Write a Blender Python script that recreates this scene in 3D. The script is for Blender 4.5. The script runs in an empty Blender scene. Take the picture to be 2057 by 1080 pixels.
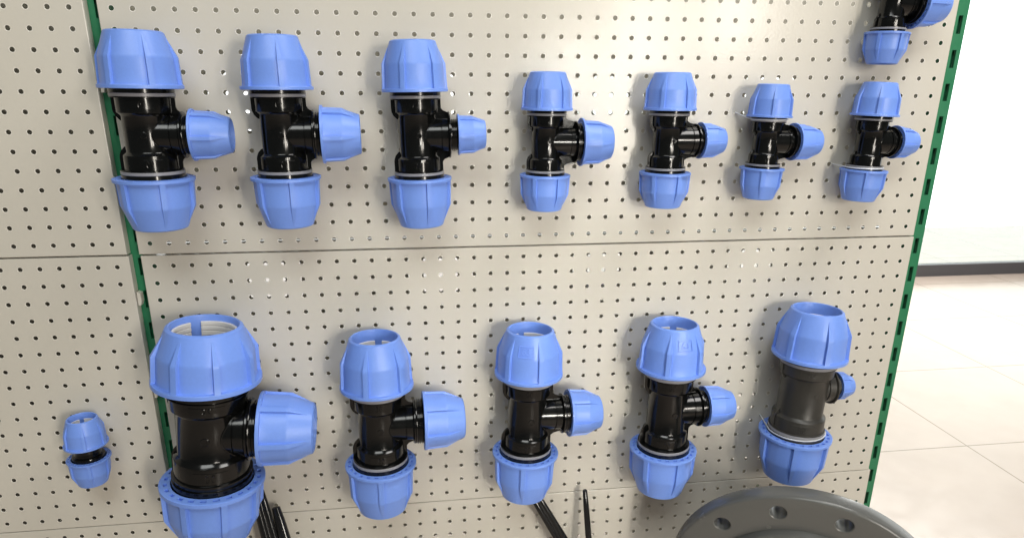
import bpy, bmesh, math, random
from mathutils import Vector, Matrix
random.seed(7)
C = bpy.context.scene
COL = C.collection
P = 0.025                     # pitch of the pegboard holes

# ------------------------------------------------------------------ camera, world, lights, exposure
cam = bpy.data.objects.new('camera', bpy.data.cameras.new('camera'))
COL.objects.link(cam)
look = Vector((0.13251261, 0.93894734, -0.31751899))
up = Vector((0.0377813, 0.31532634, 0.94823092))
right = look.cross(up)
m = Matrix((right, up, -look)).transposed().to_4x4()
m.translation = Vector((0.36754884, -0.99466075, 0.24361136))
cam.matrix_world = m
cam.data.sensor_fit = 'HORIZONTAL'
cam.data.sensor_width = 36
cam.data.lens = 36 * 0.66862578
cam.data.shift_y = 0.0451174
cam.data.clip_start = 0.02
cam.data.clip_end = 100
C.camera = cam

world = bpy.data.worlds.new('World')
C.world = world
world.use_nodes = True
bg = world.node_tree.nodes['Background']
bg.inputs[0].default_value = (0.93, 1.0, 0.97, 1)
bg.inputs[1].default_value = 0.09


def area(name, loc, target, sx, sy, power, col):
    l = bpy.data.lights.new(name, 'AREA')
    l.shape = 'RECTANGLE'
    l.size, l.size_y = sx, sy
    l.energy = power
    l.color = col
    o = bpy.data.objects.new(name, l)
    COL.objects.link(o)
    o.location = loc
    d = Vector(target) - Vector(loc)
    o.rotation_euler = d.to_track_quat('-Z', 'Y').to_euler()
    return o


# the two tall bright openings in the shop front behind the photographer
area('shop_front_light', (1.66, -3.0, 0.28), (0.7, 0, 0), 0.26, 1.3, 37, (1.0, 0.93, 0.82))
area('shop_front_light', (2.2, -3.0, 0.62), (0.7, 0, 0), 0.2, 0.5, 16, (1.0, 0.93, 0.84))
# added narrow beam, no modelled source, to brighten the middle of the board
beam = area('added_board_beam', (1.22, -2.9, 0.30), (0.60, 0, -0.12), 0.22, 0.40, 0.34, (1.0, 0.97, 0.88))
beam.data.spread = math.radians(19)
# ceiling light panels over the aisle
area('ceiling_light', (0.1, -1.9, 2.1), (0.3, 0, -0.2), 1.5, 0.9, 33, (0.97, 1.0, 0.97))
area('ceiling_light', (1.5, -0.62, 1.75), (1.0, -0.12, -0.4), 0.9, 0.7, 23, (1.0, 0.97, 0.93))
# daylight that comes in by the glass front and falls on the floor beyond the shelving
area('daylight_through_glass', (3.9, 3.4, 1.6), (3.4, 2.7, -1.26), 2.2, 1.2, 190, (1.0, 0.98, 0.94))

C.view_settings.view_transform = 'Standard'
C.view_settings.look = 'None'
C.view_settings.gamma = 1
C.view_settings.exposure = 0
C.view_settings.use_curve_mapping = False
C.cycles.max_bounces = 8
C.cycles.use_denoising = True


# ------------------------------------------------------------------ materials
def mat(name, base, rough=0.5, var=0.0, vscale=6, bump=0.0, bscale=200, rvar=0.0, metal=0.0, coat=0.0, sss=0.0,
        spec=0.5, bdist=0.001):
    M = bpy.data.materials.new(name)
    M.use_nodes = True
    nt = M.node_tree
    b = nt.nodes['Principled BSDF']
    b.inputs['Roughness'].default_value = rough
    b.inputs['Metallic'].default_value = metal
    b.inputs['Coat Weight'].default_value = coat
    b.inputs['Coat Roughness'].default_value = 0.12
    b.inputs['Specular IOR Level'].default_value = spec
    if sss:
        b.inputs['Subsurface Weight'].default_value = sss
        b.inputs['Subsurface Radius'].default_value = (0.3, 0.5, 1.0)
        b.inputs['Subsurface Scale'].default_value = 0.004
    tc = nt.nodes.new('ShaderNodeTexCoord')
    n = nt.nodes.new('ShaderNodeTexNoise')
    n.inputs['Scale'].default_value = vscale
    n.inputs['Detail'].default_value = 5
    nt.links.new(tc.outputs['Object'], n.inputs['Vector'])
    mx = nt.nodes.new('ShaderNodeMix')
    mx.data_type = 'RGBA'
    mx.inputs['A'].default_value = (*[c * (1 - var) for c in base], 1)
    mx.inputs['B'].default_value = (*[min(1, c * (1 + var)) for c in base], 1)
    nt.links.new(n.outputs['Fac'], mx.inputs['Factor'])
    nt.links.new(mx.outputs['Result'], b.inputs['Base Color'])
    if rvar:
        mr = nt.nodes.new('ShaderNodeMapRange')
        mr.inputs['From Min'].default_value = 0.3
        mr.inputs['From Max'].default_value = 0.7
        mr.inputs['To Min'].default_value = max(0.02, rough - rvar)
        mr.inputs['To Max'].default_value = rough + rvar
        n3 = nt.nodes.new('ShaderNodeTexNoise')
        n3.inputs['Scale'].default_value = vscale * 3.1
        n3.inputs['Detail'].default_value = 6
        nt.links.new(tc.outputs['Object'], n3.inputs['Vector'])
        nt.links.new(n3.outputs['Fac'], mr.inputs['Value'])
        nt.links.new(mr.outputs['Result'], b.inputs['Roughness'])
    if bump:
        n2 = nt.nodes.new('ShaderNodeTexNoise')
        n2.inputs['Scale'].default_value = bscale
        n2.inputs['Detail'].default_value = 2
        nt.links.new(tc.outputs['Object'], n2.inputs['Vector'])
        bp = nt.nodes.new('ShaderNodeBump')
        bp.inputs['Strength'].default_value = bump
        bp.inputs['Distance'].default_value = bdist
        nt.links.new(n2.outputs['Fac'], bp.inputs['Height'])
        nt.links.new(bp.outputs['Normal'], b.inputs['Normal'])
    return M


M_PANEL = mat('panel_enamel', (0.61, 0.580, 0.510), 0.20, var=0.015, vscale=3, bump=0.22, bscale=240, rvar=0.015, bdist=0.0005, spec=0.34)
M_RIM_GLINT = mat('painted_rim_glint', (0.74, 0.71, 0.64), 0.3)  # paler colour paints in the bright ring of light on hole edges
M_BACK = mat('back_sheet', (0.42, 0.40, 0.35), 0.5, var=0.04)
M_BLUE = mat('blue_plastic', (0.175, 0.315, 0.82), 0.40, var=0.05, vscale=18, bump=0.10, bscale=500, rvar=0.06, sss=0.0, bdist=0.0004)
def tint_per_piece(M, amount, scuff):
    """each moulding differs a little in shade and carries faint pale rub marks"""
    nt = M.node_tree
    b = nt.nodes['Principled BSDF']
    src = b.inputs['Base Color'].links[0].from_socket
    oi = nt.nodes.new('ShaderNodeObjectInfo')
    mr = nt.nodes.new('ShaderNodeMapRange')
    mr.inputs['To Min'].default_value = 1 - amount
    mr.inputs['To Max'].default_value = 1 + amount
    nt.links.new(oi.outputs['Random'], mr.inputs['Value'])
    hs = nt.nodes.new('ShaderNodeHueSaturation')
    nt.links.new(mr.outputs['Result'], hs.inputs['Value'])
    nt.links.new(src, hs.inputs['Color'])
    tc = nt.nodes.new('ShaderNodeTexCoord')
    mp = nt.nodes.new('ShaderNodeMapping')
    mp.inputs['Scale'].default_value = (3, 3, 16)
    mp.inputs['Rotation'].default_value = (.5, .4, .2)
    n = nt.nodes.new('ShaderNodeTexNoise')
    n.inputs['Scale'].default_value = 2.2
    n.inputs['Detail'].default_value = 8
    n.inputs['Roughness'].default_value = .75
    nt.links.new(tc.outputs['Object'], mp.inputs['Vector'])
    nt.links.new(mp.outputs['Vector'], n.inputs['Vector'])
    m2 = nt.nodes.new('ShaderNodeMapRange')
    m2.inputs['From Min'].default_value = .60
    m2.inputs['From Max'].default_value = .78
    m2.inputs['To Max'].default_value = scuff
    nt.links.new(n.outputs['Fac'], m2.inputs['Value'])
    mx = nt.nodes.new('ShaderNodeMix'); mx.data_type = 'RGBA'
    mx.inputs['B'].default_value = (.62, .68, .85, 1)
    nt.links.new(m2.outputs['Result'], mx.inputs['Factor'])
    nt.links.new(hs.outputs['Color'], mx.inputs['A'])
    nt.links.new(mx.outputs['Result'], b.inputs['Base Color'])


tint_per_piece(M_BLUE, .05, .22)
M_BLACK = mat('black_plastic', (0.0035, 0.0037, 0.0036), 0.15, var=0.25, vscale=25, bump=0.08, bscale=90, rvar=0.04, bdist=0.0005, spec=0.43)
M_SATIN = mat('satin_black_plastic', (0.034, 0.032, 0.028), 0.38, var=0.25, vscale=25, bump=0.12, bscale=400, rvar=0.07, bdist=0.0004)
M_RING = mat('grey_seal', (0.26, 0.26, 0.28), 0.35, var=0.06, vscale=30)
M_WHITE = mat('white_acetal', (0.74, 0.72, 0.70), 0.45, var=0.03, vscale=40)
M_GREEN = mat('green_enamel', (0.022, 0.185, 0.085), 0.36, var=0.08, vscale=8, bump=0.1, bscale=220, rvar=0.06)
M_DARK = mat('dark_void', (0.01, 0.01, 0.01), 0.8)
M_FLANGE = mat('grey_pvc', (0.118, 0.119, 0.113), 0.24, var=0.08, vscale=9, bump=0.05, bscale=45, rvar=0.04)
M_LINE = mat('clear_line', (0.62, 0.64, 0.66), 0.2)
M_TOOL = mat('black_coated_steel', (0.010, 0.010, 0.010), 0.16, var=0.2, vscale=20, bump=0.08, bscale=90, rvar=0.05)
M_FRAME = mat('dark_aluminium', (0.10, 0.10, 0.11), 0.4, var=0.08)
M_FRAME2 = mat('pale_aluminium', (0.45, 0.45, 0.45), 0.4, var=0.05)


def glass_mat():
    M = bpy.data.materials.new('window_glass')
    M.use_nodes = True
    b = M.node_tree.nodes['Principled BSDF']
    b.inputs['Base Color'].default_value = (0.95, 1, 0.97, 1)
    b.inputs['Transmission Weight'].default_value = 1
    b.inputs['Roughness'].default_value = 0.0
    b.inputs['IOR'].default_value = 1.05
    return M


def emis(name, col, s):
    M = bpy.data.materials.new(name)
    M.use_nodes = True
    nt = M.node_tree
    b = nt.nodes['Principled BSDF']
    b.inputs['Base Color'].default_value = (0, 0, 0, 1)
    b.inputs['Emission Color'].default_value = (*col, 1)
    b.inputs['Emission Strength'].default_value = s
    return M


M_GLASS = glass_mat()
M_SKY = emis('bright_daylight', (0.97, 1.0, 0.98), 2.2)


def tile_mat():
    M = mat('floor_tile', (0.45, 0.37, 0.315), 0.22, var=0.10, vscale=5, rvar=0.05)
    nt = M.node_tree
    b = nt.nodes['Principled BSDF']
    src = b.inputs['Base Color'].links[0].from_socket
    tc = nt.nodes.new('ShaderNodeNewGeometry')
    sep = nt.nodes.new('ShaderNodeSeparateXYZ')
    nt.links.new(tc.outputs['Position'], sep.inputs[0])

    def groove(out, off):
        a = nt.nodes.new('ShaderNodeMath'); a.operation = 'SUBTRACT'; a.inputs[1].default_value = off - 40
        nt.links.new(out, a.inputs[0])
        f = nt.nodes.new('ShaderNodeMath'); f.operation = 'MODULO'; f.inputs[1].default_value = 0.81
        nt.links.new(a.outputs[0], f.inputs[0])
        c = nt.nodes.new('ShaderNodeMath'); c.operation = 'LESS_THAN'; c.inputs[1].default_value = 0.006
        nt.links.new(f.outputs[0], c.inputs[0])
        return c.outputs[0]
    gx = groove(sep.outputs[0], 2.25 + 0.81 * 0 - 0.0)
    gy = groove(sep.outputs[1], 0.90)
    mx = nt.nodes.new('ShaderNodeMath'); mx.operation = 'MAXIMUM'
    nt.links.new(gx, mx.inputs[0]); nt.links.new(gy, mx.inputs[1])
    mix = nt.nodes.new('ShaderNodeMix'); mix.data_type = 'RGBA'
    mix.inputs['B'].default_value = (0.20, 0.16, 0.12, 1)
    nt.links.new(mx.outputs[0], mix.inputs['Factor'])
    nt.links.new(src, mix.inputs['A'])
    nt.links.new(mix.outputs['Result'], b.inputs['Base Color'])
    return M


M_TILE = tile_mat()


# ------------------------------------------------------------------ helpers
class MB:
    def __init__(self):
        self.v, self.f = [], []

    def add(self, vs, fs, T=None):
        n = len(self.v)
        for p in vs:
            p = Vector(p)
            self.v.append(T @ p if T else p)
        self.f += [tuple(i + n for i in f) for f in fs]

    def box(self, a, b, T=None):
        x0, y0, z0 = a
        x1, y1, z1 = b
        self.add([(x0, y0, z0), (x1, y0, z0), (x1, y1, z0), (x0, y1, z0), (x0, y0, z1), (x1, y0, z1), (x1, y1, z1), (x0, y1, z1)],
                 [(0, 3, 2, 1), (4, 5, 6, 7), (0, 1, 5, 4), (1, 2, 6, 5), (2, 3, 7, 6), (3, 0, 4, 7)], T)

    def lathe(self, prof, n=64, T=None, closed=False, cap0=False, cap1=False):
        vs, fs = [], []
        for r, z in prof:
            for i in range(n):
                a = 2 * math.pi * i / n
                vs.append((r * math.cos(a), r * math.sin(a), z))
        k = len(prof)
        for j in range(k if closed else k - 1):
            j2 = (j + 1) % k
            for i in range(n):
                i2 = (i + 1) % n
                fs.append((j * n + i, j * n + i2, j2 * n + i2, j2 * n + i))
        if cap0:
            fs.append(tuple(range(n))[::-1])
        if cap1:
            fs.append(tuple((k - 1) * n + i for i in range(n)))
        self.add(vs, fs, T)

    def prism(self, poly, y0, y1, T=None):
        n = len(poly)
        vs = [(x, y0, z) for x, z in poly] + [(x, y1, z) for x, z in poly]
        fs = [tuple(range(n)), tuple(range(n, 2 * n))[::-1]]
        fs += [(i, i + n, (i + 1) % n + n, (i + 1) % n) for i in range(n)]
        self.add(vs, fs, T)

    def tube(self, pts, r, n=10, flat=1.0, T=None, caps=True):
        pts = [Vector(p) for p in pts]
        rs = r if isinstance(r, (list, tuple)) else [r] * len(pts)
        vs, fs = [], []
        prev = None
        for i, p in enumerate(pts):
            t = (pts[min(i + 1, len(pts) - 1)] - pts[max(i - 1, 0)]).normalized()
            u = prev - t * prev.dot(t) if prev else t.orthogonal()
            if prev is None and flat != 1.0:
                u = Vector((0, 1, 0)) - t * t.y
            u.normalize()
            prev = u
            w = t.cross(u)
            for j in range(n):
                a = 2 * math.pi * j / n
                vs.append(p + u * math.cos(a) * rs[i] * flat + w * math.sin(a) * rs[i])
        for i in range(len(pts) - 1):
            for j in range(n):
                j2 = (j + 1) % n
                fs.append((i * n + j, i * n + j2, (i + 1) * n + j2, (i + 1) * n + j))
        if caps:
            fs.append(tuple(range(n))[::-1])
            fs.append(tuple((len(pts) - 1) * n + j for j in range(n)))
        self.add(vs, fs, T)

    def mesh(self, name, M, smooth=30):
        me = bpy.data.meshes.new(name)
        me.from_pydata([tuple(p) for p in self.v], [], self.f)
        bm = bmesh.new(); bm.from_mesh(me)
        bmesh.ops.recalc_face_normals(bm, faces=bm.faces)
        bm.to_mesh(me); bm.free()
        me.materials.append(M)
        if smooth:
            me.polygons.foreach_set('use_smooth', [True] * len(me.polygons))
            me.set_sharp_from_angle(angle=math.radians(smooth))
        return me

    def build(self, name, M, parent=None, smooth=30):
        o = bpy.data.objects.new(name, self.mesh(name, M, smooth))
        COL.objects.link(o)
        o.parent = parent
        return o


def tag(o, label=None, cat=None, group=None, kind=None):
    if label: o['label'] = label
    if cat: o['category'] = cat
    if group: o['group'] = group
    if kind: o['kind'] = kind
    return o


def empty(name, loc, rot=(0, 0, 0)):
    o = bpy.data.objects.new(name, None)
    o.empty_display_size = 0.02
    COL.objects.link(o)
    o.location = loc
    o.rotation_euler = rot
    return o


# ------------------------------------------------------------------ pegboard panels
def panel_mesh(nu=47, nv=17):
    """front face at y=0, holes at (u*P, -v*P); folded edges run back 15 mm"""
    vs, fs, rim = [], [], []
    N = 16
    r1, r2, rl = 0.0036, 0.00315, 0.0041
    ring = [(math.cos(2 * math.pi * (i + .5) / N), math.sin(2 * math.pi * (i + .5) / N)) for i in range(N)]
    h = P / 2

    def sq(c, s):
        k = h / max(abs(c), abs(s))
        return c * k, s * k
    outer = []
    for c, s in ring:
        outer.append(sq(c, s))
    # snap the four points closest to the diagonals onto the corners by adding corner vertices
    for v in range(nv):
        for u in range(nu):
            cx, cz = u * P, -v * P
            b = len(vs)
            for x, z in outer: vs.append((cx + x, 0, cz + z))
            for c, s in ring: vs.append((cx + c * rl, 0, cz + s * rl))
            for c, s in ring: vs.append((cx + c * r1, -0.00003, cz + s * r1))
            for c, s in ring: vs.append((cx + c * r2, 0.00012, cz + s * r2))
            for c, s in ring: vs.append((cx + c * r2, 0.0009, cz + s * r2))
            cb = len(vs)
            for x, z in ((h, h), (-h, h), (-h, -h), (h, -h)): vs.append((cx + x, 0, cz + z))
            for i in range(N):
                j = (i + 1) % N
                if i in (1, 5, 9, 13):     # segment that crosses a diagonal
                    fs.append((b + i, cb + (i - 1) // 4, b + j, b + N + j, b + N + i))
                else:
                    fs.append((b + i, b + j, b + N + j, b + N + i))
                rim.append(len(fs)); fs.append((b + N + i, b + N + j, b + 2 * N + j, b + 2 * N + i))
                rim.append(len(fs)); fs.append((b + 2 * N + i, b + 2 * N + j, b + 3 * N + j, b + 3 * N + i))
                fs.append((b + 3 * N + i, b + 3 * N + j, b + 4 * N + j, b + 4 * N + i))
    # margins and folded edges as nested rectangles
    x0, x1, z1, z0 = -h, (nu - .5) * P, h, -(nv - .5) * P
    ex0, ex1, ez1, ez0 = -.66 * P, (nu - 1 + .68) * P, .605 * P, -(nv - 1 + .61) * P
    e = .0011
    rects = [((x0, x1, z0, z1), 0), ((ex0 + e, ex1 - e, ez0 + e, ez1 - e), 0),
             ((ex0 + .0003, ex1 - .0003, ez0 + .0003, ez1 - .0003), .00035),
             ((ex0, ex1, ez0, ez1), .0012), ((ex0, ex1, ez0, ez1), .0135)]
    base = len(vs)
    for (a, b_, c, d), y in rects:
        vs += [(a, y, c), (b_, y, c), (b_, y, d), (a, y, d)]
    for k in range(len(rects) - 1):
        for i in range(4):
            j = (i + 1) % 4
            fs.append((base + k * 4 + i, base + k * 4 + j, base + k * 4 + 4 + j, base + k * 4 + 4 + i))
    me = bpy.data.meshes.new('pegboard_panel')
    me.from_pydata(vs, [], fs)
    me.materials.append(M_PANEL)
    me.materials.append(M_RIM_GLINT)
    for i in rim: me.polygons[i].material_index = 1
    bm = bmesh.new(); bm.from_mesh(me)
    bmesh.ops.remove_doubles(bm, verts=bm.verts, dist=0.00002)
    bmesh.ops.recalc_face_normals(bm, faces=bm.faces)
    bm.to_mesh(me); bm.free()
    return me


PM = panel_mesh()
G1, G2 = 1.2993, 1.2651
rows = [(-(-16 - G1) * P, 'upper'), (0.0, 'middle'), (-(16 + G2) * P, 'bottom')]
for bay, du0 in (('main', 0.0), ('left', -47.97)):
    for (z, rn) in rows:
        du = {'upper': -.0527, 'middle': 0, 'bottom': .154}[rn] if bay == 'main' else {'upper': -.06, 'middle': 0, 'bottom': .05}[rn]
        o = bpy.data.objects.new('pegboard_panel', PM)
        COL.objects.link(o)
        o.location = ((du + du0) * P, 0, z)
        if bay == 'main':
            lab = {'upper': 'cream perforated metal panel behind the upper row of small tee fittings',
                   'middle': 'cream perforated metal panel behind the lower row of five large tee fittings',
                   'bottom': 'cream perforated metal panel at the bottom behind the black tools and flange'}[rn]
        else:
            lab = {'upper': 'cream perforated panel left of the green post, at the top',
                   'middle': 'cream perforated panel left of the green post, behind the small blue coupling',
                   'bottom': 'cream perforated panel left of the green post, lowest of three'}[rn]
        tag(o, lab, 'pegboard', 'perforated wall panels')

# the far side of the double shelving unit carries the same perforated panels, facing the other way
for (z, rn) in rows:
    du = {'upper': -.0527, 'middle': 0, 'bottom': .154}[rn]
    o = bpy.data.objects.new('pegboard_panel', PM)
    COL.objects.link(o)
    o.location = ((46.127 + du) * P, 4.1 * P, z - .083 * P)
    o.rotation_euler = (0, 0, math.pi)
    tag(o, {'upper': 'rear perforated panel seen only through the holes above the upper row of tees',
            'middle': 'rear perforated panel seen only through the holes around the lower row of tees',
            'bottom': 'rear perforated panel seen only through the holes at the bottom of the photo'}[rn], 'pegboard', 'rear perforated panels')
b = MB()
b.box((-49.0 * P, .100, -1.2), (-1.3 * P, .1015, .46))
tag(b.build('back_sheet', M_BACK, None, 0), 'plain back sheet seen only through the holes left of the green post', 'panel')


b = MB()
b.box((47.1 * P, .040, -1.26), (47.1 * P + .0012, .1015, .46))  # added sheet that keeps the bright background out of the right-hand holes
tag(b.build('light_block_sheet', M_BACK, None, 0), 'added plain sheet blocking light through the holes, behind the right green post', 'panel')


# uprights with slots
def upright(xc, label):
    root = empty('slotted_upright', (xc, .014, -1.26))
    tag(root, label, 'upright', 'green slotted uprights')
    w = .5 * P
    sl = .0036                    # half width of slots
    z0, z1 = 0, 1.75
    b = MB()
    off = .0022
    # front face built round the slots (one column of slots)
    pitch, hs = 1.93 * P, .51 * P
    zs = []
    z = -5.925 * P + 1.26 - pitch * 30
    while z < z1:
        if z > z0 + .03 and z < z1 - .03: zs.append(z)
        z += pitch
    y0, y1 = 0, .0022
    b.box((-w, y0, z0), (off - sl, y1, z1))
    b.box((off + sl, y0, z0), (w, y1, z1))
    prev = z0
    for z in zs:
        b.box((off - sl, y0 + .00005, prev), (off + sl, y1, z - hs))
        prev = z + hs
    b.box((off - sl, y0 + .00005, prev), (off + sl, y1, z1))
    b.box((-w, y1, z0), (-w + .002, .034, z1))
    b.box((w - .002, y1, z0), (w, .034, z1))
    b.build('post', M_GREEN, root, 0)
    d = MB()
    d.box((-w + .003, .009, z0 + .001), (w - .003, .011, z1 - .001))
    d.build('back_channel', M_GREEN, root, 0)
    f = MB()
    f.box((-w - .004, -.004, -.0), (w + .004, .05, .012))
    f.build('foot', M_GREEN, root, 0)
    return zs


slz = upright(-.985 * P, 'dark green slotted steel post between the left and main panels')
upright(47.30 * P, 'green slotted steel post at the right end of the panels')


# hook tabs which hold the panels in the post
for i, z in enumerate(slz[::3]):
    zz = z - 1.26
    if -0.55 < zz < .3:
        b = MB()
        b.prism([(-.0020, .010), (.0028, .008), (.0028, -.004), (.0012, -.010), (-.0020, -.010)], 0, .010)

        o = b.build('panel_hook', M_PANEL, None, 0)
        o.location = (-1.16 * P, .0028, zz + .004)
        tag(o, 'small cream hook tab beside the left green post', 'hook', 'panel hook tabs')


# ------------------------------------------------------------------ fittings
def prof_r(z, H, endr):
    """outer radius of a nut between its ribs"""
    k = .55 * H
    if z <= .095: return 1.0
    if z <= k:
        t = (z - .095) / (k - .095)
        return .915 - .03 * t
    t = (z - k) / (H - k)
    return .885 + (endr - .885) * t + .003 * math.sin(math.pi * t)


def rib_h(z, H):
    k = .55 * H
    if z <= .095: return 0
    if z <= k: return .072
    t = (z - k) / (H * .90 - k)
    return .072 * max(0, 1 - t)


_nuts = {}


def nut_mesh(ribs, H, bore_ring=.32, endr=.672):
    key = (ribs, round(H, 2), bore_ring)
    if key in _nuts: return _nuts[key]
    b = MB()
    sec = 2 * math.pi / ribs
    hw = math.radians(4.0 if ribs == 6 else 3.2)
    ramp = math.radians(.45)
    offs = [-hw - ramp, -hw, -hw * .3, hw * .3, hw, hw + ramp]
    np_ = 12 if ribs == 6 else 9
    rest0, rest1 = hw + ramp, sec - hw - ramp
    offs += [rest0 + (rest1 - rest0) * (i + 1) / (np_) for i in range(np_ - 1)]
    # z levels
    k = .55 * H
    zs = [0, .01, .080, .095, .10, .13, k * .5, k * .92, k, k * 1.05] + [k * 1.05 + (H * .90 - k * 1.05) * t for t in (.25, .5, .75, 1)] + [H * .94, H - .035, H - .010]
    ang = [s * sec + o for s in range(ribs) for o in offs]
    n = len(ang)
    vs, fs = [], []
    for zi, z in enumerate(zs):
        for s in range(ribs):
            for oi, o in enumerate(offs):
                # ribs narrow towards the end of the cone
                nar = 1.0 if z <= k else 1 - .45 * min(1, (z - k) / (H * .9 - k))
                oo = o * nar if oi < 6 else o
                a = s * sec + oo
                r = prof_r(max(z, 0), H, endr)
                if z == 0: r = .975
                elif z == .01: r = 1.0
                elif z == .095: r = .992
                elif z == .10: r = prof_r(.11, H, endr) + .010
                if z >= .10:
                    if 1 <= oi <= 4: r += rib_h(z, H)
                    elif oi in (0, 5): r -= .010 * min(1, rib_h(z, H) / .05)
                    elif oi >= 6:
                        t = (o - rest0) / (rest1 - rest0)
                        r -= .010 * math.sin(math.pi * t) * (1 if z < k else max(0, 1 - (z - k) / (H - k)))
                if z > H - .02: r -= .022
                vs.append((r * math.cos(a), r * math.sin(a), z))
    m_ = len(zs)
    for j in range(m_ - 1):
        for i in range(n):
            i2 = (i + 1) % n
            fs.append((j * n + i, j * n + i2, (j + 1) * n + i2, (j + 1) * n + i))
    # top lip and bore, same angles
    inner = [(endr - .045, H), (endr - .060, H - .012), (endr - .070, H - .05), (endr - .075, H - .62), (.74, .55), (.79, .30), (.79, .0)]
    for r, z in inner:
        for s in range(ribs):
            for o in offs:
                a = s * sec + o
                vs.append((r * math.cos(a), r * math.sin(a), z))
    for j in range(m_ - 1, m_ + len(inner) - 1):
        for i in range(n):
            i2 = (i + 1) % n
            fs.append((j * n + i, j * n + i2, (j + 1) * n + i2, (j + 1) * n + i))
    b.add(vs, fs)
    # annular base face with a ring of small moulded pockets
    NP = 24
    seg = 96
    rr = [.79, .845, .915, .975]
    vs, fs = [], []
    for r in rr:
        for i in range(seg):
            a = 2 * math.pi * i / seg
            vs.append((r * math.cos(a), r * math.sin(a), 0))
    for j in range(3):
        for i in range(seg):
            i2 = (i + 1) % seg
            q = (j * seg + i, j * seg + i2, (j + 1) * seg + i2, (j + 1) * seg + i)
            if j == 1 and i % 4 in (1, 2):
                b0 = len(vs)
                for t in q: vs.append((vs[t][0], vs[t][1], .07))
                w = (b0, b0 + 1, b0 + 2, b0 + 3)
                fs.append(w)
                fs.append((q[0], q[1], w[1], w[0])); fs.append((q[2], q[3], w[3], w[2]))
                if i % 4 == 1: fs.append((q[3], q[0], w[0], w[3]))
                else: fs.append((q[1], q[2], w[2], w[1]))
            else:
                fs.append(q)
    b.add(vs, fs)
    me = b.mesh('compression_nut', M_BLUE, 28)
    # split grip ring inside the bore, with grooves
    g = MB()
    ro, ri = endr - .080, endr - .135
    ztop = H - bore_ring
    prof = [(ro, ztop - .5), (ro, ztop - .01), (ro - .01, ztop), (ri + .01, ztop)]
    zz = ztop
    for q in range(5):
        prof += [(ri, zz - .01), (ri, zz - .075), (ri + .022, zz - .085), (ri + .022, zz - .10)]
        zz -= .1
    na = 60
    gap = math.radians(20)
    vs, fs = [], []
    for i in range(na + 1):
        a = math.radians(187) + gap / 2 + (2 * math.pi - gap) * i / na
        for r, z in prof: vs.append((r * math.cos(a), r * math.sin(a), z))
    kk = len(prof)
    for i in range(na):
        for j in range(kk):
            j2 = (j + 1) % kk
            fs.append((i * kk + j, i * kk + j2, (i + 1) * kk + j2, (i + 1) * kk + j))
    fs.append(tuple(range(kk))); fs.append(tuple(na * kk + j for j in range(kk))[::-1])
    g.add(vs, fs)
    gm = g.mesh('grip_ring', M_WHITE, 28)
    _nuts[key] = (me, gm)
    return _nuts[key]


def text_on_nut(txt, R, H, phase_deg, parent, zc, size):
    """raised digits and a thin frame, wrapped on the cone of a nut (nut local frame, unit = R)"""
    cu = bpy.data.curves.new('digits', 'FONT')
    cu.body = txt
    cu.size = size
    cu.extrude = 0
    cu.align_x = 'CENTER'; cu.align_y = 'CENTER'
    cu.resolution_u = 3
    to = bpy.data.objects.new('digits', cu)
    COL.objects.link(to)
    bpy.context.view_layer.update()
    dg = bpy.context.evaluated_depsgraph_get()
    me0 = bpy.data.meshes.new_from_object(to.evaluated_get(dg))
    bpy.data.objects.remove(to)
    bm = bmesh.new(); bm.from_mesh(me0)
    w, h = size * .85, size * .60
    t = size * .05
    for (a, b_, c, d) in ((-w, w, h - t, h), (-w, w, -h, -h + t), (-w, -w + t, -h + t, h - t), (w - t, w, -h + t, h - t)):
        f = bm.faces.new([bm.verts.new((x, y, 0)) for x, y in ((a, c), (b_, c), (b_, d), (a, d))])
    bmesh.ops.subdivide_edges(bm, edges=[e for e in bm.edges if e.calc_length() > size * .3], cuts=5)
    bmesh.ops.triangulate(bm, faces=bm.faces)
    r = bmesh.ops.extrude_face_region(bm, geom=bm.faces[:])
    for v in [g for g in r['geom'] if isinstance(g, bmesh.types.BMVert)]: v.co.z = 1
    ph = math.radians(phase_deg)
    for v in bm.verts:
        z = zc + v.co.y
        rr = prof_r(z, H, .665) + .0 + (.024 if v.co.z > .5 else -.02)
        a = ph + v.co.x / .85
        v.co = Vector((rr * math.cos(a), rr * math.sin(a), z))
    bmesh.ops.recalc_face_normals(bm, faces=bm.faces)
    me = bpy.data.meshes.new('embossed_number')
    bm.to_mesh(me); bm.free()
    me.materials.append(M_BLUE)
    o = bpy.data.objects.new('embossed_number', me)
    COL.objects.link(o); o.parent = parent
    return o


def add_nut(root, M4, R, ribs, H, phase_deg, ring=.32):
    """M4: matrix whose +Z points out of the fitting, origin at the nut's base; phase: where a rib sits, measured from local +X"""
    me, gm = nut_mesh(ribs, H, ring)
    o = bpy.data.objects.new('compression_nut', me)
    COL.objects.link(o)
    o.parent = root
    o.matrix_local = M4 @ Matrix.Rotation(math.radians(phase_deg), 4, 'Z') @ Matrix.Scale(R, 4)
    g = bpy.data.objects.new('grip_ring', gm)
    COL.objects.link(g)
    g.parent = o
    return o


CAMX = .3675


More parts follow.
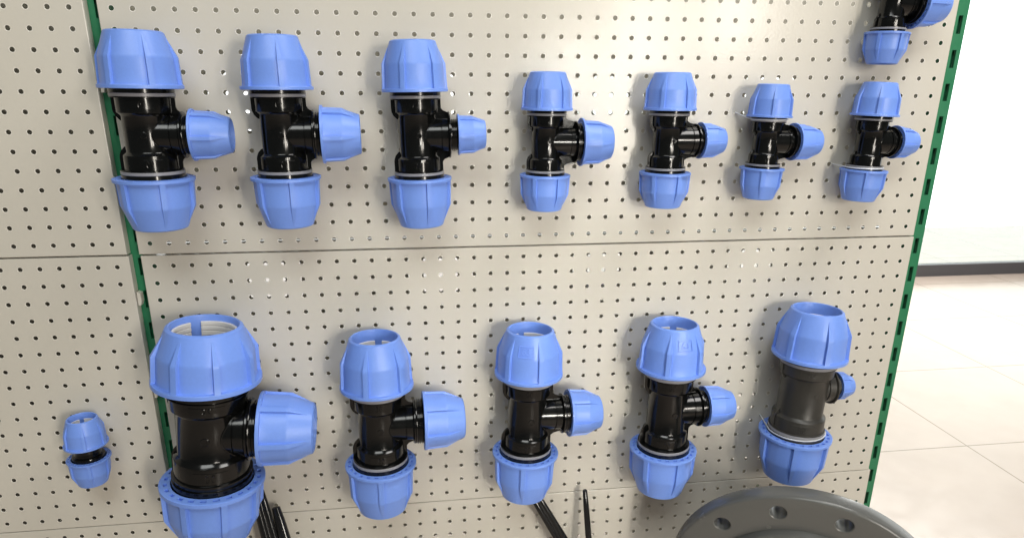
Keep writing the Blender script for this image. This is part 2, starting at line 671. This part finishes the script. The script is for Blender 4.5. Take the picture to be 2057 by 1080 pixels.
def run_profile(T, rt, rs, rn, ring=True, slim=False):
    """half profile of the run, from the middle outwards (units of R)"""
    s0 = T - (.62 if T > 1.05 else .52)
    p = [(rt, 0), (rt, s0 - .06), (rt + .015, s0 - .03), (rs - .02, s0 + .02), (rs - .004, s0 + .035), (rs, s0 + .06), (rs + .004, T - .24),
         (rs + .004, T - .225), (rn - .02, T - .220), (rn, T - .212), (rn, T - .195), (rn - .03, T - .19), (rn - .03, T - .10), (rn, T - .095), (rn + .005, T + .01),
         (rn - .03, T + .03), (rn - .03, T + .10)]
    z = T + .10
    while z < T + .5:
        p += [(.745, z), (.775, z + .02), (.775, z + .04), (.745, z + .06)]
        z += .07
    p += [(.70, T + .52), (.52, T + .52), (.50, T + .50), (.50, T - .2), (0.0001, T - .2)]
    return p


def tee(key, O, R, tilt, yaw, Tu, Td, D, Rb, brH, label, ph=(0, 0, 0), ribs=6, H=(1.45, 1.45), rd=None, glossy=True, ring=True,
        bore=.32, group='compression tee fittings in two rows', rc=None, s=None, forward=0, tube_r=.565, web=True, disc_x=None):
    root = empty('pipe_tee', (O[0], -(R + .003 if s is None else s), O[1]), (math.radians(forward), math.radians(tilt), math.radians(yaw)))
    tag(root, label, 'pipe fitting', group)
    az = math.degrees(math.atan2(O[0] - CAMX, .95))
    MBK = M_BLACK if glossy else M_SATIN
    b = MB()
    rs, rn = tube_r + .09, .765
    S = Matrix.Scale(R, 4)
    flip = Matrix.Rotation(math.pi, 4, 'X')
    b.lathe(run_profile(Tu, tube_r, rs, rn), 72, S)
    b.lathe(run_profile(Td, tube_r, rs, rn), 72, S @ flip)
    # branch
    rc = rc or min(.545, .80 * Rb)
    rd = rd or max(.84 * Rb, rc + .06)
    RY = Matrix.Rotation(math.pi / 2, 4, 'Y')
    dx = disc_x or D - .20
    nb = .74 * Rb
    bp_ = [(rc * .98, 0), (rc * .985, dx - .26), (rc * .93, dx - .25), (rc * .93, dx - .235), (rc, dx - .225), (rc + .005, dx - .05), (rc + .03, dx - .03), (rd - .012, dx - .022), (rd, dx - .015),
           (rd, dx + .02), (rd - .012, dx + .028), (nb + .01, dx + .035), (nb, dx + .06)]
    z = dx + .07
    while z < D - .03:
        bp_ += [(nb, z), (nb + .025 * Rb, z + .012), (nb + .025 * Rb, z + .028), (nb, z + .04)]
        z += .055
    bp_ += [(nb * 1.05, D - .005), (nb, D + .4 * Rb), (nb * .7, D + .4 * Rb), (nb * .66, D - .1), (.0001, D - .1)]
    b.lathe(bp_, 64, S @ RY)
    # flat webs in the plane of the tee
    if web:
        yt = .028
        for sg, T in ((1, Tu), (-1, Td)):
            s0 = T - (.62 if T > 1.05 else .52)
            L = [(-.5, sg * (T - .215)), (-.755, sg * (T - .215)), (-.755, sg * (s0 + .12)), (-.745, sg * (s0 + .05)), (-.70, sg * (s0 - .06)), (-.62, sg * (s0 - .15)), (-.5, sg * (s0 - .22))]
            b.prism(L, -yt, yt, S)
            xr = dx - .012
            rdz = rd
            if T - .215 > rdz + .05:
                xm = min(.755, xr - .05)
                Rr = [(.4, sg * (T - .215)), (xm, sg * (T - .215)), (xm, sg * (rdz + .10)), (xm + (xr - xm) * .3, sg * (rdz + .03)), (xr, sg * (rdz - .03)), (xr, sg * (rc - .05)), (.4, sg * (rc - .05))]
                b.prism(Rr, -yt * .99, yt * .99, S)
    # thin moulding seam where the branch leaves the run
    rb_ = rc * .98
    if rb_ < tube_r:
        for half in (range(-90, 91, 6),):
            pts = []
            for q in half:
                t = math.radians(q)
                z_, y_ = rb_ * math.sin(t), -rb_ * math.cos(t)
                pts.append((math.sqrt(max(0, tube_r ** 2 - y_ ** 2)) + .004, y_ - .002, z_))
            b.tube(pts, .015, 8, T=S)
    # small round injection mark on the front of the run
    fm = S @ Matrix.Rotation(math.pi / 2, 4, 'X')
    b.lathe([(.085, tube_r - .02), (.085, tube_r + .006), (.075, tube_r + .012), (.045, tube_r + .010), (.0001, tube_r + .010)], 20, fm @ Matrix.Translation((0.04, .02 if Tu > 1 else .0, 0)))
    # raised marking plates on the sockets
    for sg, T in ((1, Tu), (-1, Td)):
        s0 = T - (.62 if T > 1.05 else .52)
        za, zb = s0 + .12, T - .27
        if zb - za < .1: continue
        vs, fs = [], []
        for i in range(9):
            a = math.radians(-90 - az * .6 - 26 + 52 * i / 8)
            for r, z in ((rs - .01, za), (rs + .012, za + .008), (rs + .012, zb - .008), (rs - .01, zb)):
                vs.append((r * math.cos(a), r * math.sin(a), sg * z))
        for i in range(8):
            for j in range(3):
                fs.append((i * 4 + j, i * 4 + 4 + j, i * 4 + 5 + j, i * 4 + j + 1))
        fs += [(0, 1, 2, 3), (32, 35, 34, 33)]
        b.add(vs, fs, S)
        # raised size figures
        zc = sg * (za + zb) / 2
        hh = (zb - za) * .34
        for (dx_, kind) in ((-5, 'o'), (4, 'n')):
            a0 = -90 - az * .6 + dx_
            pts = []
            for q in range(13):
                tt = 2 * math.pi * q / 12
                if kind == 'n' and q > 9: break
                aa = math.radians(a0 + 2.6 * math.cos(tt))
                pts.append(((rs + .014) * math.cos(aa), (rs + .014) * math.sin(aa), zc + hh * math.sin(tt)))
            b.tube(pts, .009, 5, T=S)
    b.build('body', MBK, root, 32)
    # grey sealing rings in the grooves
    if ring:
        for sg, T in ((1, Tu), (-1, Td)):
            r_ = MB()
            r_.lathe([(rn - .05, T - .188), (rn - .004, T - .186), (rn + .004, T - .178), (rn + .004, T - .112), (rn - .004, T - .103), (rn - .05, T - .102)], 72,
                     S if sg > 0 else S @ flip)
            r_.build('seal_ring', M_RING, root, 40)
    # nuts.  local front (towards camera) is -Y
    up_m = Matrix.Translation((0, 0, Tu * R))
    dn_m = Matrix.Translation((0, 0, -Td * R)) @ Matrix.Rotation(math.pi, 4, 'X')
    br_m = Matrix.Translation((D * R, 0, 0)) @ RY
    n1 = add_nut(root, up_m, R, ribs, H[0], -90 + ph[0] - az, bore)
    # flipped about X: local angle a -> world angle -a
    n2 = add_nut(root, dn_m, R, ribs, H[1], 90 - (ph[1] - az), bore)
    n3 = add_nut(root, br_m, Rb * R, 6, brH, -90 + ph[2], bore)
    return root, n1, n2, n3


UP = 'tee fittings in the upper row'
LO = 'tee fittings in the lower row'
tee('T1', (.0370, .1822), .0485, .7, 4, 1.14, 1.08, 1.07, .665, 1.48, 'upper row pipe tee at the far left, overlapping the green post',
    (11, 5, 4), H=(1.36, 1.36), group=UP)
tee('T2', (.1986, .1813), .0447, -.1, 4, 1.24, 1.17, 1.11, .83, 1.36, 'upper row pipe tee second from the left, with a large branch cap',
    (4, 4, 4), H=(1.44, 1.47), group=UP)
tee('T3', (.3727, .1800), .0430, -1.0, 0, 1.28, 1.27, 1.24, .62, 1.40, 'third upper row pipe tee, wide black disc before its small branch cap',
    (-21, 16, 3), H=(1.46, 1.53), rd=.70, rc=.52, group=UP, disc_x=.98)
tee('T4', (.5483, .1702), .0353, .5, 0.5, 1.19, 1.24, 1.36, .92, 1.36, 'fourth upper row pipe tee, its branch cap as large as its end caps',
    (-18, -25, 0), group=UP, H=(1.4, 1.4), rd=.80)
tee('T5', (.7223, .1713), .0365, .2, 3, 1.13, 1.18, 1.32, .69, 1.42, 'fifth upper row pipe tee, casting a sharp shadow to its left',
    (-20, -27, 8), group=UP, H=(1.36, 1.36), rd=.64)
tee('T6', (.8725, .1695), .0317, 1.5, 5, 1.06, 1.17, 1.36, .84, 1.55, 'smallest upper row pipe tee, with a clear tie at its upper cap',
    (5, 0, 8), group=UP, H=(1.42, 1.42), rd=.74)
tee('T7', (1.0343, .1690), .0333, 2.0, 3, 1.08, 1.22, 1.22, .72, 1.40, 'small pipe tee at the right end of the upper row',
    (5, 9, 8), group=UP, H=(1.4, 1.38), rd=.66)
tee('T8', (1.0375, .3570), .0300, 1.5, 2, 1.25, 1.30, 1.10, 1.10, 1.35, 'pipe tee cut off by the top edge of the photo, top right',
    (5, -20, 0), group='tee fittings at the top edge', H=(1.4, 1.4), rd=.86, rc=.62)
r1, a1, b1, c1 = tee('L1', (.0665, -.2196), .0715, 4.4, 2, 1.05, 1.10, .95, .75, 1.40, 'biggest pipe tee, its open upper cap showing a white split ring',
                     (5.6, 6, 3), ribs=8, H=(1.13, 1.32), ring=False, bore=.12, group=LO, tube_r=.62, rc=.55)
tee('L2', (.3000, -.2368), .0533, .5, 3, 1.15, 1.20, 1.23, .83, 1.40, 'lower row pipe tee second from the left, with a large branch cap',
    (-21, -5, 12), H=(1.45, 1.50), group=LO, rd=.62, rc=.50, disc_x=.98)
r3, a3, b3, c3 = tee('L3', (.5244, -.2365), .0515, 1.4, 1, 1.32, 1.21, 1.25, .71, 1.40, 'middle pipe tee of the lower row, 63 embossed on its upper cap',
                     (20, -4, 8), H=(1.40, 1.50), group=LO, rd=.60, rc=.47)
r4, a4, b4, c4 = tee('L4', (.7483, -.2388), .0531, .6, 1, 1.31, 1.28, 1.15, .61, 1.45, 'fourth lower row pipe tee, glossy black with a small branch cap',
                     (-5, -28, 8), H=(1.38, 1.45), group=LO, rd=.58, rc=.49)
tee('L5', (.9741, -.2126), .0570, 1.8, 1, .95, 1.40, .99, .40, 1.15, 'dull black pipe tee with a tiny branch cap above the grey flange',
    (27, 6, 8), H=(1.36, 1.42), group=LO, rd=.50, rc=.44, glossy=False, tube_r=.63)

az3 = math.degrees(math.atan2(.5244 - CAMX, .95)); az4 = math.degrees(math.atan2(.7483 - CAMX, .95))
# the nut's own frame is already turned by its rib phase, so measure from there
text_on_nut('63', 1, 1.40, (-8) - 20, a3, .98, .26)
text_on_nut('63', 1, 1.38, (24) + 5, a4, .98, .24)


def coupling():
    R = .0290
    root = empty('pipe_coupling', (-.121, -.033, -.2640), (0, math.radians(1), 0))
    tag(root, 'small straight blue and black coupling on the panel left of the green post', 'pipe fitting')
    b = MB()
    S = Matrix.Scale(R, 4)
    prof = [(.60, 0), (.62, .16), (.72, .20), (.74, .24), (.74, .36), (.72, .8), (.5, .8), (.48, .3), (.0001, .3)]
    b.lathe(prof, 56, S)
    b.lathe(prof, 56, S @ Matrix.Rotation(math.pi, 4, 'X'))
    b.build('body', M_BLACK, root)
    add_nut(root, Matrix.Translation((0, 0, .36 * R)), R, 6, 1.45, -70)
    add_nut(root, Matrix.Translation((0, 0, -.36 * R)) @ Matrix.Rotation(math.pi, 4, 'X'), R, 6, 1.45, 70)


coupling()


# clear lines that tie the fittings to the panel
def clear_tie(cx, s, z, r, label, wall, tilt=0):
    b = MB()
    pts = [wall]
    for i in range(19):
        a = math.radians(200 + 230 * i / 18 - 20)
        pts.append((cx + r * math.cos(a), -s + r * math.sin(a), z + math.tan(tilt) * r * math.cos(a)))
    # keep order: from left rear, across the front, to right rear
    pts.append((cx + r * .7, .004, z))
    b.tube(pts, .0011, 6)
    tag(b.build('clear_tie', M_LINE, None, 40), label, 'tie', 'clear ties round the fittings')


clear_tie(.9735 - .0025, .060, -.2126 - 1.29 * .057, .0455, 'clear plastic tie around the dull black tee of the lower row', (.9405, .002, -.2895))
clear_tie(.8735, .0347, .1695 + .97 * .0317, .0252, 'clear tie running from a hole to the upper cap of the smallest upper tee', (.8375, .002, .2085))
clear_tie(1.0330, .0363, .1690 - 1.12 * .0333, .0263, 'clear tie above the lower cap of the upper row tee by the panel edge', (1.004, .002, .1330))

# ------------------------------------------------------------------ big grey flange
cen = Vector((.9241, -.2082, -.4972))
nrm = Vector((-.49240388, -.85286853, -.17364818))
ax = Vector((.8660254, -.5, 0)); bx = nrm.cross(ax)
FM = Matrix((ax, bx, nrm)).transposed().to_4x4()
FM.translation = cen
fr = empty('pipe_flange', (0, 0, 0))
fr.matrix_world = FM
tag(fr, 'large grey plastic pipe flange with bolt holes, bottom right in front of the panels', 'flange')
FR = .1965
TH = .028


def flange_disc():
    b = MB()
    NB, off = 12, math.radians(106.45 - 90)
    hr, bc = .0118, .857 * FR
    ri = .70 * FR
    e = .0045
    # front/back faces: one cell per bolt, made as a fan between hole circle and cell border
    nH = 24
    for side in (0, -TH):
        for k in range(NB):
            a0 = off + math.pi / 2 - math.pi / 2 + 2 * math.pi * k / NB + math.radians(90 - 0) * 0 + math.radians(0)
            a0 = math.radians(106.45) + 2 * math.pi * k / NB
            ha = math.pi / NB
            border = []
            for q in range(8): border.append((FR - e, a0 - ha + 2 * ha * q / 8))
            for q in range(4): border.append((FR - e + (ri - FR + e) * q / 4, a0 + ha))
            for q in range(8): border.append((ri, a0 + ha - 2 * ha * q / 8))
            for q in range(4): border.append((ri + (FR - e - ri) * q / 4, a0 - ha))
            bp = [Vector((r * math.cos(t), r * math.sin(t), side)) for r, t in border]
            hc = Vector((bc * math.cos(a0), bc * math.sin(a0), side))
            def ringpts(rad, dz):
                out = []
                for v in bp:
                    d = (v - hc); d.z = 0; d.normalize()
                    out.append(hc + d * rad + Vector((0, 0, dz)))
                return out
            dz = -.001 if side == 0 else .001
            rg = [bp, ringpts(hr + .0012, 0), ringpts(hr, dz)]
            if side == 0: rg.append(ringpts(hr, -TH + .001))
            vs = [v for g in rg for v in g]
            n = len(bp)
            fs = []
            for j in range(len(rg) - 1):
                for i in range(n):
                    i2 = (i + 1) % n
                    fs.append((j * n + i, j * n + i2, (j + 1) * n + i2, (j + 1) * n + i))
            b.add(vs, fs)
    # outer rim with rounded edges, matching the 96 border points
    prof = [(FR - e, 0), (FR - e * .5, -.0006), (FR - e * .15, -.0022), (FR, -.0048), (FR, -TH + .0048), (FR - e * .15, -TH + .0022), (FR - e * .5, -TH + .0006), (FR - e, -TH)]
    n = 96
    a00 = math.radians(106.45) - math.pi / NB
    vs, fs = [], []
    for r, z in prof:
        for i in range(n):
            a = a00 + 2 * math.pi * i / n
            vs.append((r * math.cos(a), r * math.sin(a), z))
    for j in range(len(prof) - 1):
        for i in range(n):
            fs.append((j * n + i, j * n + (i + 1) % n, (j + 1) * n + (i + 1) % n, (j + 1) * n + i))
    b.add(vs, fs)
    bm_me = b.mesh('flange_ring', M_FLANGE, 0)
    bm = bmesh.new(); bm.from_mesh(bm_me)
    bmesh.ops.remove_doubles(bm, verts=bm.verts, dist=1e-5)
    bmesh.ops.recalc_face_normals(bm, faces=bm.faces)
    bm.to_mesh(bm_me); bm.free()
    bm_me.polygons.foreach_set('use_smooth', [True] * len(bm_me.polygons))
    bm_me.set_sharp_from_angle(angle=math.radians(35))
    o = bpy.data.objects.new('flange_ring', bm_me)
    COL.objects.link(o); o.parent = fr
    # raised stub collar with the bore
    c = MB()
    c.lathe([(ri - .0004, -TH), (ri - .0004, .004), (ri - .002, .010), (ri - .005, .0125), (.655 * FR, .0135), (.645 * FR, .0125), (.64 * FR, .010), (.635 * FR, -.09), (.685 * FR, -.09), (.698 * FR, -TH - .001)], 128)
    c.build('stub_collar', M_FLANGE, fr, 30)
    d = MB()
    d.lathe([(.634 * FR, -.020), (.634 * FR, -.030), (.0001, -.030), (.0001, -.020)], 96)
    d.build('bore_plug', mat('blue_black_rubber', (.012, .017, .024), .5), fr, 30)


flange_disc()


# ------------------------------------------------------------------ black long-handled tools, mostly below the photo's edge
def hand_tool(la, lb, ra, rb, wl, wr, label):
    """la/ra = tips, lb/rb = lower points of the left and right handle"""
    la, lb, ra, rb = map(Vector, (la, lb, ra, rb))
    o0 = Vector(((lb.x + rb.x) / 2, lb.y, lb.z))
    root = empty('hand_tool', (0, 0, 0))
    tag(root, label, 'tool', 'black hand tools under the lower row')

    def handle(a, b_, w0, w1, flat, twin):
        m_ = MB()
        d = (b_ - a)
        L = d.length
        d.normalize()
        side = d.cross(Vector((0, 1, 0))).normalized()
        lanes = (-.5, .5) if twin else (0,)
        for ln in lanes:
            pts, rs = [], []
            for i in range(13):
                t = i / 12
                w = (w0 + (w1 - w0) * t) * (.5 if twin else 1)
                cap = {0: .45, 1: .82}.get(i, 1)
                tt = {0: 0, 1: .012}.get(i, t)
                pts.append(a + d * L * tt + side * ln * w * 1.9)
                rs.append(w * cap)
            m_.tube(pts, rs, 14, flat=.75)
        if twin:
            m_.tube([a + d * .006, a + d * L], [w0 * .45, w1 * .45], 8, flat=.8)
        return m_.build('handle', M_TOOL, root, 50)
    piv = Vector(((lb.x + rb.x) / 2, (lb.y + rb.y) / 2, min(lb.z, rb.z) - .05))
    ll = lb + (lb - la).normalized() * .08
    rr = rb + (rb - ra).normalized() * .08
    handle(la, ll, *wl)
    handle(ra, rr, *wr)
    j = MB()
    base = (ll + rr) / 2
    j.lathe([(.0001, -.008), (.022, -.008), (.024, -.006), (.024, .006), (.022, .008), (.0001, .008)], 32,
            Matrix.Translation(base + Vector((0, 0, -.012))) @ Matrix.Rotation(math.pi / 2, 4, 'X'))
    j.prism([(-.016, 0), (.016, 0), (.022, -.05), (.010, -.10), (.004, -.06), (-.004, -.06), (-.010, -.10), (-.022, -.05)], -.007, .007,
            Matrix.Translation(base + Vector((0, .0, -.025))))
    j.build('jaw', M_TOOL, root, 30)


hand_tool((.104, -.022, -.357), (.1195, -.040, -.4337), (.1292, -.022, -.3888), (.1420, -.040, -.4359),
          (.0120, .0150, .8, True), (.0078, .0108, .8, False),
          'black glossy tool whose two handles stick up beside the biggest tee, bottom left')
hand_tool((.542, -.022, -.398), (.5875, -.040, -.4785), (.6305, -.022, -.3985), (.6362, -.040, -.4832),
          (.0098, .0125, .8, True), (.0046, .0062, .8, False),
          'black glossy tool with splayed handles under the middle tee of the lower row')

# ------------------------------------------------------------------ shop floor and glass front beyond the right end
b = MB()
b.box((-8, -5, -1.30), (12, 6.0, -1.26))
tag(b.build('floor', M_TILE, None, 0), 'beige glossy floor tiles', None, None, 'structure')
b = MB()
b.add([(-30, 9, -8), (40, 9, -8), (40, 9, 14), (-30, 9, 14)], [(0, 1, 2, 3)])
tag(b.build('sky', M_SKY, None, 0), None, None, None, 'structure')

win = empty('shop_window', (4.5, 4.05, -1.26))
tag(win, 'bright glass shop front with a dark bottom rail, beyond the right end of the panels', 'window')
b = MB()
b.box((-3, 0, 0), (4, .06, .10))
b.build('bottom_rail', M_FRAME, win, 0)
for x in (-3.0, -.6, 1.7, 3.95):
    b = MB(); b.box((x, .002, .1), (x + .05, .058, 3.0)); b.build('mullion', M_FRAME2, win, 0)
b = MB(); b.box((-3, 0, 3.0), (4, .06, 3.08)); b.build('top_rail', M_FRAME2, win, 0)
for x in (-2.95, -.55, 1.75):
    b = MB(); b.box((x, .026, .1), (x + 2.2 + (.15 if x < 1 else 0), .032, 3.0)); b.build('pane', M_GLASS, win, 0)
